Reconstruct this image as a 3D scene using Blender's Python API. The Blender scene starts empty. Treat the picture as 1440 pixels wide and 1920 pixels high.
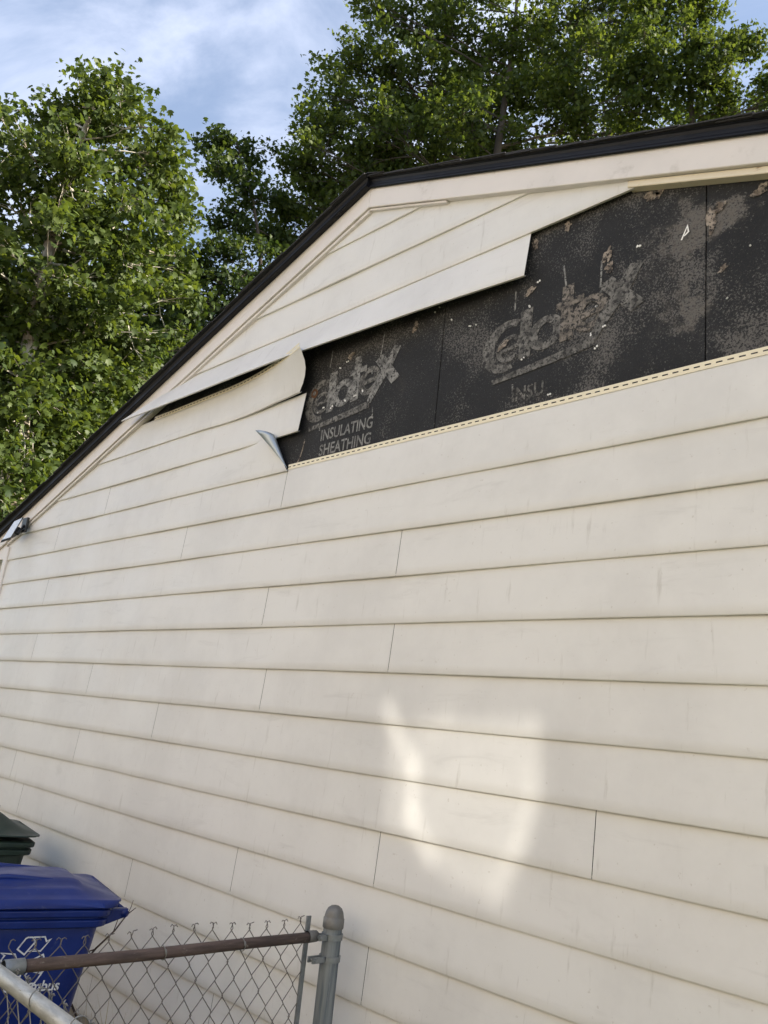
import bpy, bmesh, math, random
import numpy as np
from mathutils import Vector, Matrix

random.seed(7); rng = np.random.default_rng(11)
scene = bpy.context.scene
C = scene.collection
rad = math.radians

# ------------------------------------------------------------------ camera
CAM = Vector((0.0, -2.4577, 1.80)); FPX = 1572.2
YAW, PITCH, ROLL = -0.8216, 0.2601, 0.10943
fw = Vector((math.sin(YAW)*math.cos(PITCH), math.cos(YAW)*math.cos(PITCH), math.sin(PITCH)))
r0 = Vector((math.cos(YAW), -math.sin(YAW), 0)); u0 = r0.cross(fw)
RT = r0*math.cos(ROLL) + u0*math.sin(ROLL); UP = -r0*math.sin(ROLL) + u0*math.cos(ROLL)
cam = bpy.data.cameras.new('camera'); camo = bpy.data.objects.new('camera', cam); C.objects.link(camo)
cam.sensor_fit = 'VERTICAL'; cam.sensor_height = 36; cam.lens = FPX/1920*36
cam.clip_start = 0.05; cam.clip_end = 3000
m = Matrix((RT, UP, -fw)).transposed().to_4x4(); m.translation = CAM; camo.matrix_world = m
scene.camera = camo

# ------------------------------------------------------------------ world, sun, exposure
SUN_AZ, SUN_EL = 50.0, 28.0
w = bpy.data.worlds.new('World'); scene.world = w; w.use_nodes = True
nt = w.node_tree; N = nt.nodes; LK = nt.links
sky = N.new('ShaderNodeTexSky'); sky.sky_type = 'NISHITA'; sky.sun_disc = False
sky.sun_elevation = rad(SUN_EL); sky.sun_rotation = rad(SUN_AZ); sky.air_density = 1.0; sky.dust_density = 0.6
tc = N.new('ShaderNodeTexCoord')
mp = N.new('ShaderNodeMapping'); mp.inputs['Scale'].default_value = (1.0, 1.6, 2.2); mp.inputs['Rotation'].default_value = (0.3, 0.5, 0.9)
LK.new(tc.outputs['Generated'], mp.inputs[0])
n1 = N.new('ShaderNodeTexNoise'); n1.inputs['Scale'].default_value = 2.6; n1.inputs['Detail'].default_value = 7; n1.inputs['Roughness'].default_value = .57; n1.inputs['Distortion'].default_value = .5
LK.new(mp.outputs[0], n1.inputs[0])
rp = N.new('ShaderNodeMapRange'); rp.interpolation_type = 'SMOOTHSTEP'
rp.inputs[1].default_value = .34; rp.inputs[2].default_value = .66; rp.inputs[3].default_value = .22; rp.inputs[4].default_value = .95
LK.new(n1.outputs['Fac'], rp.inputs[0])
mx = N.new('ShaderNodeMix'); mx.data_type = 'RGBA'
LK.new(rp.outputs[0], mx.inputs[0]); LK.new(sky.outputs[0], mx.inputs[6])
mx.inputs[7].default_value = (3.45, 3.8, 4.75, 1)
bg = N['Background']; bg.inputs[1].default_value = 0.088
LK.new(mx.outputs[2], bg.inputs[0])
sl = bpy.data.lights.new('sun', 'SUN'); sl.energy = 5.0; sl.angle = rad(.53); sl.color = (1, .91, .77)
so = bpy.data.objects.new('sun', sl); C.objects.link(so)
sd = Vector((math.sin(rad(SUN_AZ))*math.cos(rad(SUN_EL)), math.cos(rad(SUN_AZ))*math.cos(rad(SUN_EL)), math.sin(rad(SUN_EL))))
so.rotation_euler = sd.to_track_quat('Z', 'Y').to_euler(); so.location = sd*60
vs = scene.view_settings; vs.view_transform = 'Standard'; vs.look = 'None'; vs.gamma = 1; vs.use_curve_mapping = False
vs.exposure = 1.57
scene.render.engine = 'CYCLES'; scene.render.resolution_x = 768; scene.render.resolution_y = 1024
scene.cycles.max_bounces = 8; scene.cycles.transparent_max_bounces = 8

# ------------------------------------------------------------------ helpers
def at(px, py, dist):
    """point seen at photo pixel (px,py), dist metres away measured along the ground"""
    d = RT*(px-720) + UP*(960-py) + fw*FPX
    return CAM + d*(dist/math.hypot(d.x, d.y))

def mesh(name, v, f, mats=None, parent=None, smooth=False, fm=None):
    me = bpy.data.meshes.new(name); me.from_pydata([tuple(p) for p in v], [], [tuple(q) for q in f]); me.update()
    return link(name, me, mats, parent, smooth, fm)
def link(name, me, mats=None, parent=None, smooth=False, fm=None):
    o = bpy.data.objects.new(name, me); C.objects.link(o)
    if mats is not None:
        for q in (mats if isinstance(mats, (list, tuple)) else [mats]):
            if len(me.materials) < 4 and q.name not in [t.name for t in me.materials]: me.materials.append(q)
    if smooth and len(me.polygons): me.polygons.foreach_set('use_smooth', [True]*len(me.polygons))
    if fm is not None: me.polygons.foreach_set('material_index', fm)
    if parent is not None: o.parent = parent
    return o
def empty(name, loc=(0, 0, 0), rz=0):
    o = bpy.data.objects.new(name, None); C.objects.link(o); o.location = loc; o.rotation_euler = (0, 0, rz); o.empty_display_size = .1
    return o
def tag(o, label=None, cat=None, group=None, kind=None):
    if label: o['label'] = label
    if cat: o['category'] = cat
    if group: o['group'] = group
    if kind: o['kind'] = kind
    return o

class MB:
    def __init__(s): s.v = []; s.f = []
    def box(s, a, b):
        x0, y0, z0 = a; x1, y1, z1 = b; n = len(s.v)
        s.v += [(x0, y0, z0), (x1, y0, z0), (x1, y1, z0), (x0, y1, z0), (x0, y0, z1), (x1, y0, z1), (x1, y1, z1), (x0, y1, z1)]
        s.f += [tuple(n+i for i in q) for q in ((3, 2, 1, 0), (4, 5, 6, 7), (0, 1, 5, 4), (1, 2, 6, 5), (2, 3, 7, 6), (3, 0, 4, 7))]
        return s
    def prism(s, pts_a, pts_b):
        n = len(s.v); k = len(pts_a); s.v += list(pts_a)+list(pts_b)
        s.f += [tuple(n+i for i in range(k)), tuple(n+k+i for i in reversed(range(k)))]
        for i in range(k):
            j = (i+1) % k; s.f.append((n+i, n+k+i, n+k+j, n+j))
        return s
    def tube(s, pts, r, n=8, cap=True):
        pts = [Vector(p) for p in pts]; b = len(s.v); u = None
        rr = r if isinstance(r, (list, tuple)) else [r]*len(pts)
        for i, p in enumerate(pts):
            t = (pts[min(i+1, len(pts)-1)]-pts[max(i-1, 0)]).normalized()
            if u is None: u = t.orthogonal().normalized()
            else:
                u = u - t*u.dot(t)
                u = u.normalized() if u.length > 1e-5 else t.orthogonal().normalized()
            w_ = t.cross(u)
            for k in range(n):
                a = 2*math.pi*k/n; s.v.append(tuple(p+(u*math.cos(a)+w_*math.sin(a))*rr[i]))
        for i in range(len(pts)-1):
            for k in range(n):
                q = (k+1) % n; s.f.append((b+i*n+k, b+i*n+q, b+(i+1)*n+q, b+(i+1)*n+k))
        if cap:
            s.f.append(tuple(b+k for k in reversed(range(n)))); e = b+(len(pts)-1)*n; s.f.append(tuple(e+k for k in range(n)))
        return s
    def lathe(s, prof, c=(0, 0, 0), n=20, axis='z'):
        b = len(s.v)
        for r, h in prof:
            for k in range(n):
                a = 2*math.pi*k/n; x, y = r*math.cos(a), r*math.sin(a)
                p = (x, y, h) if axis == 'z' else ((x, h, y) if axis == 'y' else (h, x, y))
                s.v.append((p[0]+c[0], p[1]+c[1], p[2]+c[2]))
        for i in range(len(prof)-1):
            for k in range(n):
                q = (k+1) % n; s.f.append((b+i*n+k, b+i*n+q, b+(i+1)*n+q, b+(i+1)*n+k))
        return s
    def ribbon(s, pts, wd, z=None, closed=False, y=0.):
        """flat stroke in the local x/z plane (y = 0)"""
        P = [Vector((a, b_)) for a, b_ in pts]; b = len(s.v); k = len(P)
        for i, p in enumerate(P):
            if closed: a, c = P[(i-1) % k], P[(i+1) % k]
            else: a, c = P[max(i-1, 0)], P[min(i+1, k-1)]
            t1 = (p-a).normalized() if (p-a).length > 1e-9 else (c-p).normalized(); t2 = (c-p).normalized() if (c-p).length > 1e-9 else t1
            t = (t1+t2); t = t.normalized() if t.length > 1e-6 else t1
            nn = Vector((-t.y, t.x)); f = 1/max(.45, nn.dot(Vector((-t1.y, t1.x))))
            ww = (wd[i] if isinstance(wd, list) else wd)*.5*f
            s.v += [(p.x+nn.x*ww, y, p.y+nn.y*ww), (p.x-nn.x*ww, y, p.y-nn.y*ww)]
        for i in range(k if closed else k-1):
            j = (i+1) % k; s.f.append((b+2*i, b+2*i+1, b+2*j+1, b+2*j))
        return s
    def build(s, name, mats, parent=None, smooth=False): return mesh(name, s.v, s.f, mats, parent, smooth)

def bevel(o, wd=.003, seg=2):
    b = o.modifiers.new('bevel', 'BEVEL'); b.width = wd; b.segments = seg; b.limit_method = 'ANGLE'; return o

# ------------------------------------------------------------------ materials
def mat(name, col, rough=.6, metal=0, spec=None):
    q = bpy.data.materials.new(name); q.use_nodes = True
    b = q.node_tree.nodes['Principled BSDF']; b.inputs['Base Color'].default_value = (*col, 1); b.inputs['Roughness'].default_value = rough; b.inputs['Metallic'].default_value = metal
    if spec is not None: b.inputs['Specular IOR Level'].default_value = spec
    return q
class NT:
    def __init__(s, q): s.t = q.node_tree; s.n = s.t.nodes; s.b = s.n.get('Principled BSDF'); s.l = s.t.links
    def new(s, t, **k):
        o = s.n.new(t)
        for a, v in k.items(): setattr(o, a, v)
        return o
    def coord(s, kind='Object', scale=(1, 1, 1)):
        c = s.new('ShaderNodeTexCoord'); mp_ = s.new('ShaderNodeMapping'); mp_.inputs['Scale'].default_value = scale
        s.l.new(c.outputs[kind], mp_.inputs[0]); return mp_.outputs[0]
    def noise(s, vec, scale, detail=4, rough=.55, dist=0):
        o = s.new('ShaderNodeTexNoise'); o.inputs['Scale'].default_value = scale; o.inputs['Detail'].default_value = detail; o.inputs['Roughness'].default_value = rough; o.inputs['Distortion'].default_value = dist
        if vec is not None: s.l.new(vec, o.inputs['Vector'])
        return o.outputs['Fac']
    def ramp(s, x, lo, hi, a=0., b=1.):
        o = s.new('ShaderNodeMapRange'); o.interpolation_type = 'SMOOTHSTEP'
        for i, v in ((1, lo), (2, hi), (3, a), (4, b)): o.inputs[i].default_value = v
        s.l.new(x, o.inputs[0]); return o.outputs[0]
    def mix(s, fac, a, b, mode='MIX'):
        o = s.new('ShaderNodeMix', data_type='RGBA', blend_type=mode)
        for i, v in ((0, fac), (6, a), (7, b)):
            if isinstance(v, (int, float)): o.inputs[i].default_value = v
            elif isinstance(v, tuple): o.inputs[i].default_value = (*v, 1) if len(v) == 3 else v
            else: s.l.new(v, o.inputs[i])
        return o.outputs[2]
    def math(s, op, a, b=None, c=None):
        o = s.new('ShaderNodeMath', operation=op)
        for i, v in enumerate((a, b, c)):
            if v is None: continue
            if isinstance(v, (int, float)): o.inputs[i].default_value = v
            else: s.l.new(v, o.inputs[i])
        return o.outputs[0]
    def color(s, x): s.l.new(x, s.b.inputs['Base Color'])
    def rough(s, x): s.l.new(x, s.b.inputs['Roughness'])
    def bump(s, x, strength=.3, dist=.002):
        o = s.new('ShaderNodeBump'); o.inputs['Strength'].default_value = strength; o.inputs['Distance'].default_value = dist
        s.l.new(x, o.inputs['Height']); s.l.new(o.outputs[0], s.b.inputs['Normal'])

M = {}
# weathered off-white enamel on aluminium siding
q = mat('siding_paint', (.72, .67, .60), .42, spec=.35); t = NT(q); vec = t.coord('Object'); vs_ = t.coord('Object', (1, 1, 5))
a = t.mix(t.ramp(t.noise(vec, 1.3, 6, .68), .40, .66), (.722, .720, .708), (.655, .652, .642))
a = t.mix(t.math('MULTIPLY', t.ramp(t.noise(vs_, 2.2, 6, .65, .6), .56, .80), .42), a, (.47, .462, .45))
a = t.mix(t.math('MULTIPLY', t.ramp(t.noise(t.coord('Object', (14, 1, 2.2)), 2.0, 4, .6), .60, .76), .45), a, (.43, .415, .39))
a = t.mix(t.math('MULTIPLY', t.ramp(t.noise(vec, 60, 2, .5), .70, .78), .35), a, (.40, .37, .33))
t.color(a); t.rough(t.ramp(t.noise(vec, 3, 4), .3, .8, .36, .55)); t.bump(t.noise(t.coord('Object', (18, 1, 2)), 22, 3, .6), .10, .0015)
M['siding'] = q
q = mat('trim_paint', (.69, .63, .575), .45, spec=.35); t = NT(q); vec = t.coord('Object')
a = t.mix(t.ramp(t.noise(vec, 1.8, 5, .6), .45, .75), (.73, .695, .67), (.645, .62, .60))
a = t.mix(t.math('MULTIPLY', t.ramp(t.noise(vec, 9, 5, .65), .60, .80), .45), a, (.36, .33, .29))
t.color(a); t.bump(t.noise(vec, 12, 3), .12, .002); M['trim'] = q
M['bare'] = mat('bare_aluminium_back', (.38, .43, .48), .38, .65)
q = mat('fresh_cream_metal', (.74, .63, .42), .45); t = NT(q); vec = t.coord('Object')
t.color(t.mix(t.ramp(t.noise(t.coord('Object', (3, 1, 12)), 6, 5, .65), .60, .74), (.72, .655, .52), (.33, .24, .15))); M['cream'] = q
q = mat('hem_metal', (.80, .74, .58), .4); M['hem'] = q
q = mat('black_rake_metal', (.008, .009, .013), .5, spec=.25); t = NT(q); t.bump(t.noise(t.coord('Object'), 14, 3), .2, .003); M['black'] = q
q = mat('shingle', (.022, .023, .027), .9); t = NT(q); vec = t.coord('Object')
t.color(t.mix(t.noise(vec, 150, 2), (.012, .012, .015), (.055, .055, .06))); t.bump(t.noise(vec, 300, 2), .6, .002); M['shingle'] = q
# asphalt-soaked fibre board
def board_material():
    q = mat('fibre_board', (.02, .02, .022), .78, spec=.3); t = NT(q)
    vec = t.coord('Object'); vst = t.coord('Object', (7, 1, 1.3))
    a = t.mix(t.noise(vec, 3.2, 5, .6), (.010, .0108, .0125), (.034, .0355, .039))
    fleck = t.noise(vec, 120, 5, .8)                       # light wood fibres, more of them in weathered zones
    zone = t.ramp(t.noise(vec, 2.1, 5, .62, .4), .40, .66)
    gx = t.new('ShaderNodeSeparateXYZ'); t.l.new(vec, gx.inputs[0])
    zone2 = t.math('MULTIPLY', zone, t.ramp(gx.outputs['X'], -2.9, -1.3, .72, 1.15))
    def near(x, z, r0_, r1_):
        vv = t.new('ShaderNodeVectorMath', operation='DISTANCE'); t.l.new(vec, vv.inputs[0]); vv.inputs[1].default_value = (x, .018, z)
        dd = t.math('ADD', vv.outputs['Value'], t.math('MULTIPLY', t.math('SUBTRACT', t.noise(vec, 7, 4, .6), .5), .45)); return t.ramp(dd, r0_, r1_, 1., 0.)
    worn = t.math('MAXIMUM', near(-1.27, 3.62, .05, .17), t.math('MAXIMUM', near(-1.25, 3.36, .03, .13), near(-1.10, 3.62, .02, .10)))
    zone2 = t.math('MAXIMUM', zone2, t.math('MULTIPLY', worn, 1.25))
    thr = t.math('SUBTRACT', .605, t.math('MULTIPLY', zone2, .155))
    fm_ = t.ramp(t.math('SUBTRACT', fleck, thr), 0, .07)
    a = t.mix(t.math('MULTIPLY', fm_, .58), a, (.21, .20, .19))
    brown = t.math('MULTIPLY', t.ramp(t.noise(vec, 4.5, 6, .68, .5), .62, .74), zone2)
    a = t.mix(t.math('MULTIPLY', brown, .6), a, (.105, .092, .08))
    a = t.mix(t.math('MULTIPLY', t.ramp(t.noise(vst, 26, 3, .6), .55, .8), .35), a, (.055, .055, .058))
    a = t.mix(t.math('MULTIPLY', t.math('MULTIPLY', worn, t.ramp(t.noise(vec, 40, 4, .7), .40, .62)), .55), a, (.15, .135, .12))
    t.color(a); t.bump(t.noise(vec, 130, 5, .8), .9, .004)
    return q
M['board'] = board_material()
q = mat('torn_fibre', (.30, .22, .15), .9); t = NT(q); vec = t.coord('Object')
a = t.mix(t.ramp(t.noise(vec, 30, 5, .7), .35, .65), (.12, .095, .075), (.34, .295, .25)); a = t.mix(t.ramp(t.noise(vec, 55, 4, .75), .50, .58), a, (.03, .027, .026))
t.color(a); t.bump(t.noise(vec, 90, 4, .7), .8, .003); M['fibre'] = q
def ink(name, lo, hi, wear):
    wear -= .045
    q = mat(name, hi, .8); t = NT(q); vec = t.coord('Object')
    a = t.mix(t.ramp(t.noise(vec, 34, 4, .65), .35, .65), lo, hi)
    a = t.mix(t.ramp(t.noise(vec, 60, 4, .7, .3), wear-.05, wear+.07), a, (.016, .016, .017))
    t.color(a); t.bump(t.noise(vec, 110, 3, .6), .4, .002); return q
M['ink'] = ink('faded_white_ink', (.10, .10, .10), (.27, .27, .265), .59)
M['ink_clear'] = ink('clear_white_ink', (.13, .13, .13), (.27, .27, .265), .64)
M['ink_worn'] = ink('worn_grey_ink', (.065, .063, .06), (.19, .185, .175), .57)
M['ink_brown'] = ink('brownish_ink', (.10, .088, .076), (.22, .195, .17), .56)
M['chip'] = mat('white_foam_chip', (.82, .82, .80), .7)
M['dark'] = mat('dark_gap', (.01, .01, .011), .9)
q = mat('concrete', (.33, .31, .28), .9); t = NT(q); vec = t.coord('Object'); t.color(t.mix(t.noise(vec, 5, 6, .65), (.20, .19, .17), (.38, .36, .33))); t.bump(t.noise(vec, 40, 4), .4, .004); M['concrete'] = q
q = mat('lawn', (.06, .08, .025), .95); t = NT(q); vec = t.coord('Object')
a = t.mix(t.noise(vec, .6, 6, .65), (.045, .07, .018), (.13, .125, .05)); a = t.mix(t.ramp(t.noise(vec, 9, 5, .7), .5, .75), a, (.16, .12, .07)); t.color(a); t.bump(t.noise(vec, 30, 5, .7), .8, .03); M['lawn'] = q
M['grass'] = mat('grass_blade', (.10, .13, .035), .7)
M['straw'] = mat('dry_straw', (.34, .27, .13), .8)
q = mat('weathered_post', (.16, .19, .21), .6, .25); t = NT(q); vec = t.coord('Object', (14, 14, .6))
a = t.mix(t.ramp(t.noise(vec, 4, 5, .6), .35, .68), (.10, .125, .145), (.235, .255, .265)); a = t.mix(t.ramp(t.noise(t.coord('Object', (30, 30, .9)), 6, 3, .6), .66, .72), a, (.42, .44, .44))
t.color(a); t.bump(t.noise(vec, 8, 4), .4, .002); M['post'] = q
q = mat('zinc_fitting', (.24, .26, .275), .5, .6); t = NT(q); t.color(t.mix(t.noise(t.coord('Object'), 60, 4, .6), (.15, .17, .18), (.33, .35, .36))); M['zinc'] = q
q = mat('zinc_cap', (.17, .17, .165), .55, .55); t = NT(q); t.color(t.mix(t.noise(t.coord('Object'), 40, 4, .6), (.11, .11, .105), (.24, .235, .225))); M['zinc_cap'] = q
q = mat('rusty_pipe', (.11, .06, .045), .8, .15); t = NT(q); vec = t.coord('Object', (10, 1.2, 10))
a = t.mix(t.ramp(t.noise(vec, 5, 5, .65), .35, .7), (.060, .042, .037), (.13, .092, .078)); a = t.mix(t.ramp(t.noise(t.coord('Object', (6, 3, 6)), 9, 5, .7), .60, .74), a, (.20, .175, .15)); t.color(a); t.bump(t.noise(t.coord('Object'), 160, 3, .6), .5, .001); M['rust'] = q
q = mat('galvanised_pipe', (.42, .42, .40), .5, .45); t = NT(q); vec = t.coord('Object', (1.5, 8, 8))
a = t.mix(t.ramp(t.noise(vec, 8, 5, .65), .35, .7), (.34, .34, .32), (.52, .52, .49)); a = t.mix(t.ramp(t.noise(t.coord('Object', (2, 9, 9)), 12, 5, .7), .60, .74), a, (.17, .14, .11)); t.color(a); M['galv'] = q
M['wire'] = mat('old_wire', (.15, .14, .135), .6, .4)
M['wire_light'] = mat('galvanised_wire', (.22, .22, .21), .5, .5)
def plastic(name, lo, hi, rg=.42):
    q = mat(name, hi, rg, spec=.4); t = NT(q); vec = t.coord('Object')
    a = t.mix(t.ramp(t.noise(vec, 4, 5, .6), .35, .7), lo, hi); a = t.mix(t.math('MULTIPLY', t.ramp(t.noise(vec, 22, 5, .7), .60, .75), .18), a, (.25, .25, .25))
    t.color(a); t.rough(t.ramp(t.noise(vec, 6, 4), .3, .7, rg-.06, rg+.12)); t.bump(t.noise(vec, 380, 2), .12, .0006); return q
M['blue'] = plastic('blue_plastic', (.004, .016, .125), (.007, .026, .18), .38)
M['green'] = plastic('green_plastic', (.012, .026, .020), (.020, .038, .029), .5)
M['tyre'] = mat('rubber', (.015, .015, .015), .8)
q = mat('white_print', (.62, .64, .68), .6); t = NT(q); t.color(t.mix(t.ramp(t.noise(t.coord('Object'), 60, 4, .6), .5, .7), (.66, .68, .72), (.35, .38, .48))); M['print'] = q
M['bark_pale'] = mat('sycamore_bark', (.36, .33, .27), .85)
t = NT(M['bark_pale']); vec = t.coord('Object', (1, 1, .5)); t.color(t.mix(t.ramp(t.noise(vec, 3.5, 4, .6), .42, .58), (.17, .14, .10), (.50, .47, .40))); t.bump(t.noise(vec, 9, 4), .5, .02)
M['bark'] = mat('maple_bark', (.075, .06, .048), .9); t = NT(M['bark']); t.bump(t.noise(t.coord('Object', (1, 1, .3)), 9, 4), .6, .02)
M['twig'] = mat('dead_twig', (.085, .06, .045), .85)
M['lampblack'] = mat('black_housing', (.018, .019, .021), .45)
M['solar'] = mat('solar_glass_painted_sky', (.78, .84, .90), .12, 0, .9)  # pale base colour paints in the sky mirrored by the panel
def leafmat(name, dark, lite, trans):
    q = bpy.data.materials.new(name); q.use_nodes = True; t = NT(q)
    at_ = t.new('ShaderNodeAttribute', attribute_name='tone')
    c = t.mix(at_.outputs['Fac'], dark, lite)
    d = t.new('ShaderNodeBsdfDiffuse'); tr = t.new('ShaderNodeBsdfTranslucent'); gl = t.new('ShaderNodeBsdfGlossy'); gl.inputs['Roughness'].default_value = .55
    t.l.new(c, d.inputs[0]); t.l.new(t.mix(1.0, c, (1.7, 1.55, .7), 'MULTIPLY'), tr.inputs[0])
    m1 = t.new('ShaderNodeMixShader'); m1.inputs[0].default_value = trans; t.l.new(d.outputs[0], m1.inputs[1]); t.l.new(tr.outputs[0], m1.inputs[2])
    m2 = t.new('ShaderNodeMixShader'); m2.inputs[0].default_value = .022; t.l.new(m1.outputs[0], m2.inputs[1]); t.l.new(gl.outputs[0], m2.inputs[2])
    t.l.new(m2.outputs[0], t.n['Material Output'].inputs[0]); return q
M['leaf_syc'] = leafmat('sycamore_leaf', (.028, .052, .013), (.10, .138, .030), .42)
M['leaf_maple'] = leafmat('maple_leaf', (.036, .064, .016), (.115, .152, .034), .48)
M['leaf_painted_shade'] = leafmat('shade_toned_maple_leaf', (.026, .050, .014), (.070, .10, .026), .40)  # darker copy of the maple leaf, shade painted into the colour

# ------------------------------------------------------------------ ground
g = MB(); g.v = [(-400, -400, 0), (400, -400, 0), (400, 400, 0), (-400, 400, 0)]; g.f = [(0, 1, 2, 3)]
tag(g.build('ground', M['lawn']), kind='structure')

# ------------------------------------------------------------------ the garage
E_ = .2032; Z0 = 2.2576                       # course height, height of butt line k = 0
XA, ZA, SL = -2.975, 4.447, .343              # gable: apex of the fascia's lower edge, slope
XL, XR = -7.13, 1.18
zk = lambda k: Z0 - k*E_ + {-8: .008, -9: .012, -10: .018}.get(k, 0)
rake = lambda x: ZA - SL*abs(x-XA)
house = empty('garage', ((XL+XR)/2, 0, 0))
tag(house, 'gable end clad in off-white siding, torn open to black sheathing boards', 'garage')
def hchild(o, p=None):
    """parent while the mesh keeps world coordinates"""
    p = p or house; o.parent = p
    if p is house: o.matrix_parent_inverse = Matrix.Translation(house.location).inverted()
    return o
def wob(x, k, s=1.0):
    return s*(.0011*math.sin(1.7*x+k*2.3)+.0009*math.sin(4.1*x+k*5.1)+.0005*math.sin(9*x+k*3.3))

def panel(k, x0, x1, deform=None, nx=None, lift=0.0, right_free=False, ztop=None):
    zb = zk(k); zt = ztop or zk(k-1)
    h = zt-zb
    prof = [(.006, -.0005), (-.001, -.0015), (-.0012, -.0122), (.002, -.0136)] + [(.002+(h+.010-.002)*i/6, -.0136+(.0122)*i/6) for i in range(1, 7)]
    nx = nx or max(6, int((x1-x0)*9))
    V = []; F = []; nr = len(prof)
    for i in range(nx+1):
        u = i/nx
        for dz, y in prof:
            z = zb+dz
            lo = XA-(ZA+.018-z)/SL; hi = XA+(ZA+.018-z)/SL
            a = max(x0, lo); b = min(x1, hi)
            if b < a: a = b = (a+b)/2
            x = a+(b-a)*u
            yy = y+wob(x, k)-lift; zz = z+.0012*math.sin(2.3*x+k*1.7)
            if deform: x, yy, zz = deform(x, yy, zz, u, dz/h)
            V.append((x, yy, zz))
    for i in range(nx):
        for j in range(nr-1):
            F.append((i*nr+j, (i+1)*nr+j, (i+1)*nr+j+1, i*nr+j+1))
    o = mesh('siding_panel', V, F, [M['siding'], M['bare']], None, False)
    sm = [True]*len(F); o.data.polygons.foreach_set('use_smooth', [(f % (nr-1)) >= 3 for f in range(len(F))])
    s = o.modifiers.new('sheet', 'SOLIDIFY'); s.thickness = .0005; s.offset = -1; s.material_offset = 1; s.material_offset_rim = 0
    es = o.modifiers.new('crisp_folds', 'EDGE_SPLIT'); es.split_angle = rad(28)
    return hchild(o)

JOINTS = {-4: [-5.45], -3: [-6.18, -3.404], -2: [-4.313, -.55], -1: [-6.18, -2.512], 0: [-3.421, -.1], 1: [-6.17, -2.50], 2: [-5.198, -3.345],
          3: [-4.297, -.3], 4: [-5.197, -1.512], 5: [-6.11, -2.46], 6: [-5.873, -3.372, -.4], 7: [-4.292, -2.461], 8: [-5.4, -1.7], 9: [-3.4, .2], 10: [-4.5]}
def course(k, x0, x1):
    xs = [x0]+[x for x in JOINTS.get(k, []) if x0 < x < x1]+[x1]
    for i in range(len(xs)-1):
        panel(k, xs[i] if i == 0 else xs[i]+.0013, xs[i+1] if i == len(xs)-2 else xs[i+1]-.0013, lift=.0004*(len(xs)-2-i))
for k in range(-3, 11): course(k, XL, XR)
# hidden overlap tongues behind each joint keep the slits dark
# torn courses, left of the opening
def peel_edge(z):   # panel edge of the peeled course (x as function of height fraction)
    v = min(1, max(0, (z-zk(-4))/E_)); return v
def d_m4(x, y, z, u, v):                                   # course -4: the upper right corner has been ripped and rolled out
    v = max(0, min(1, v)); t_ = max(0, (u-.70)/.30)
    return x-(t_**1.0)*.125*v**.8, y-.030*(t_**2)*v**1.5, z
panel(-4, XL, -5.4513, lift=.0004); panel(-4, -5.4487, -3.395, d_m4, nx=34)
def d_m5(x, y, z, u, v):
    t_ = max(0, (u-.8)/.2); return x+.012*t_*max(0, v), y-.010*t_*t_, z
panel(-5, XL, -3.335, d_m5, nx=34)
def d_m6(x, y, z, u, v):                                   # course -6: unlocked on top, end bowed out
    v = max(-.02, min(1.06, v)); t_ = max(0, min(1, (x+4.75)/1.42)); s_ = t_*t_
    e = max(0, min(1, (x+4.15)/.83))**2.2
    drop = .013*max(0, v)*(1-.35*t_)
    yo = -(.016*t_*v + e*(.028+.085*max(0, v)**1.3))
    xo = e*(.055*math.sin(math.pi*min(1, max(0, v))*.85)+.045*max(0, v))
    zo = -drop + e*(.012*(1-v)+.012*v) - .009*math.sin(min(1, max(0, (x+4.3)/.7))*math.pi)*(1-max(0, v))
    return x+xo, y+yo, z+zo
p6 = panel(-6, XL, -3.345, d_m6, nx=46)
def d_m7(x, y, z, u, v):                                   # course -7: hangs loose, butt swung outwards
    v = max(-.02, min(1.05, v)); out = .074*min(1, max(0, (-1.95-x)/1.5))**.8+.016
    return x, y-out*(1-v)**1.0-.002, z+.010*(1-v)*min(1, max(0, (-1.95-x)/1.5))
panel(-7, XL, -1.925, d_m7, nx=40)
panel(-8, XL, XR); panel(-9, XL, XR); panel(-10, XL, XR); panel(-11, XL, XR, ztop=ZA+.02)

# nailing hems with their slots
def hem(parent, xs, fn):
    V = []; F = []
    x0, x1 = xs; n = int((x1-x0)/.038)
    zz = [0, .0115, .0165, .027]
    for i in range(n+1):
        for e in (0, 1):
            x = x0+(x1-x0)*(i+(.0 if e == 0 else .58))/(n+1)
            for z in zz: V.append(fn(x, z))
    for i in range(2*n+1):
        b = i*4
        for j in range(3):
            if j == 1 and i % 2 == 0: continue
            F.append((b+j, b+4+j, b+5+j, b+1+j))
    o = mesh('nail_hem', V, F, M['hem'])
    s = o.modifiers.new('sheet', 'SOLIDIFY'); s.thickness = .0008
    return hchild(o, parent)
hp = [o for o in house.children if o.name.startswith('siding_panel')]
base3 = [o for o in hp if abs(min(v.co.z for v in o.data.vertices)-zk(-3)) < .02 and max(v.co.x for v in o.data.vertices) > 1][0]
hem(house, (-3.40, XR), lambda x, z: (x, -.004-.05*z+wob(x, -3), zk(-4)+.006+z))
hem(house, (-4.98, -3.33), lambda x, z: (lambda q: (q[0], q[1]-.002, q[2]))(d_m6(x, -.004-.03*z, zk(-7)+.004+z, 0, 1.0+.06*z/.027)))
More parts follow.
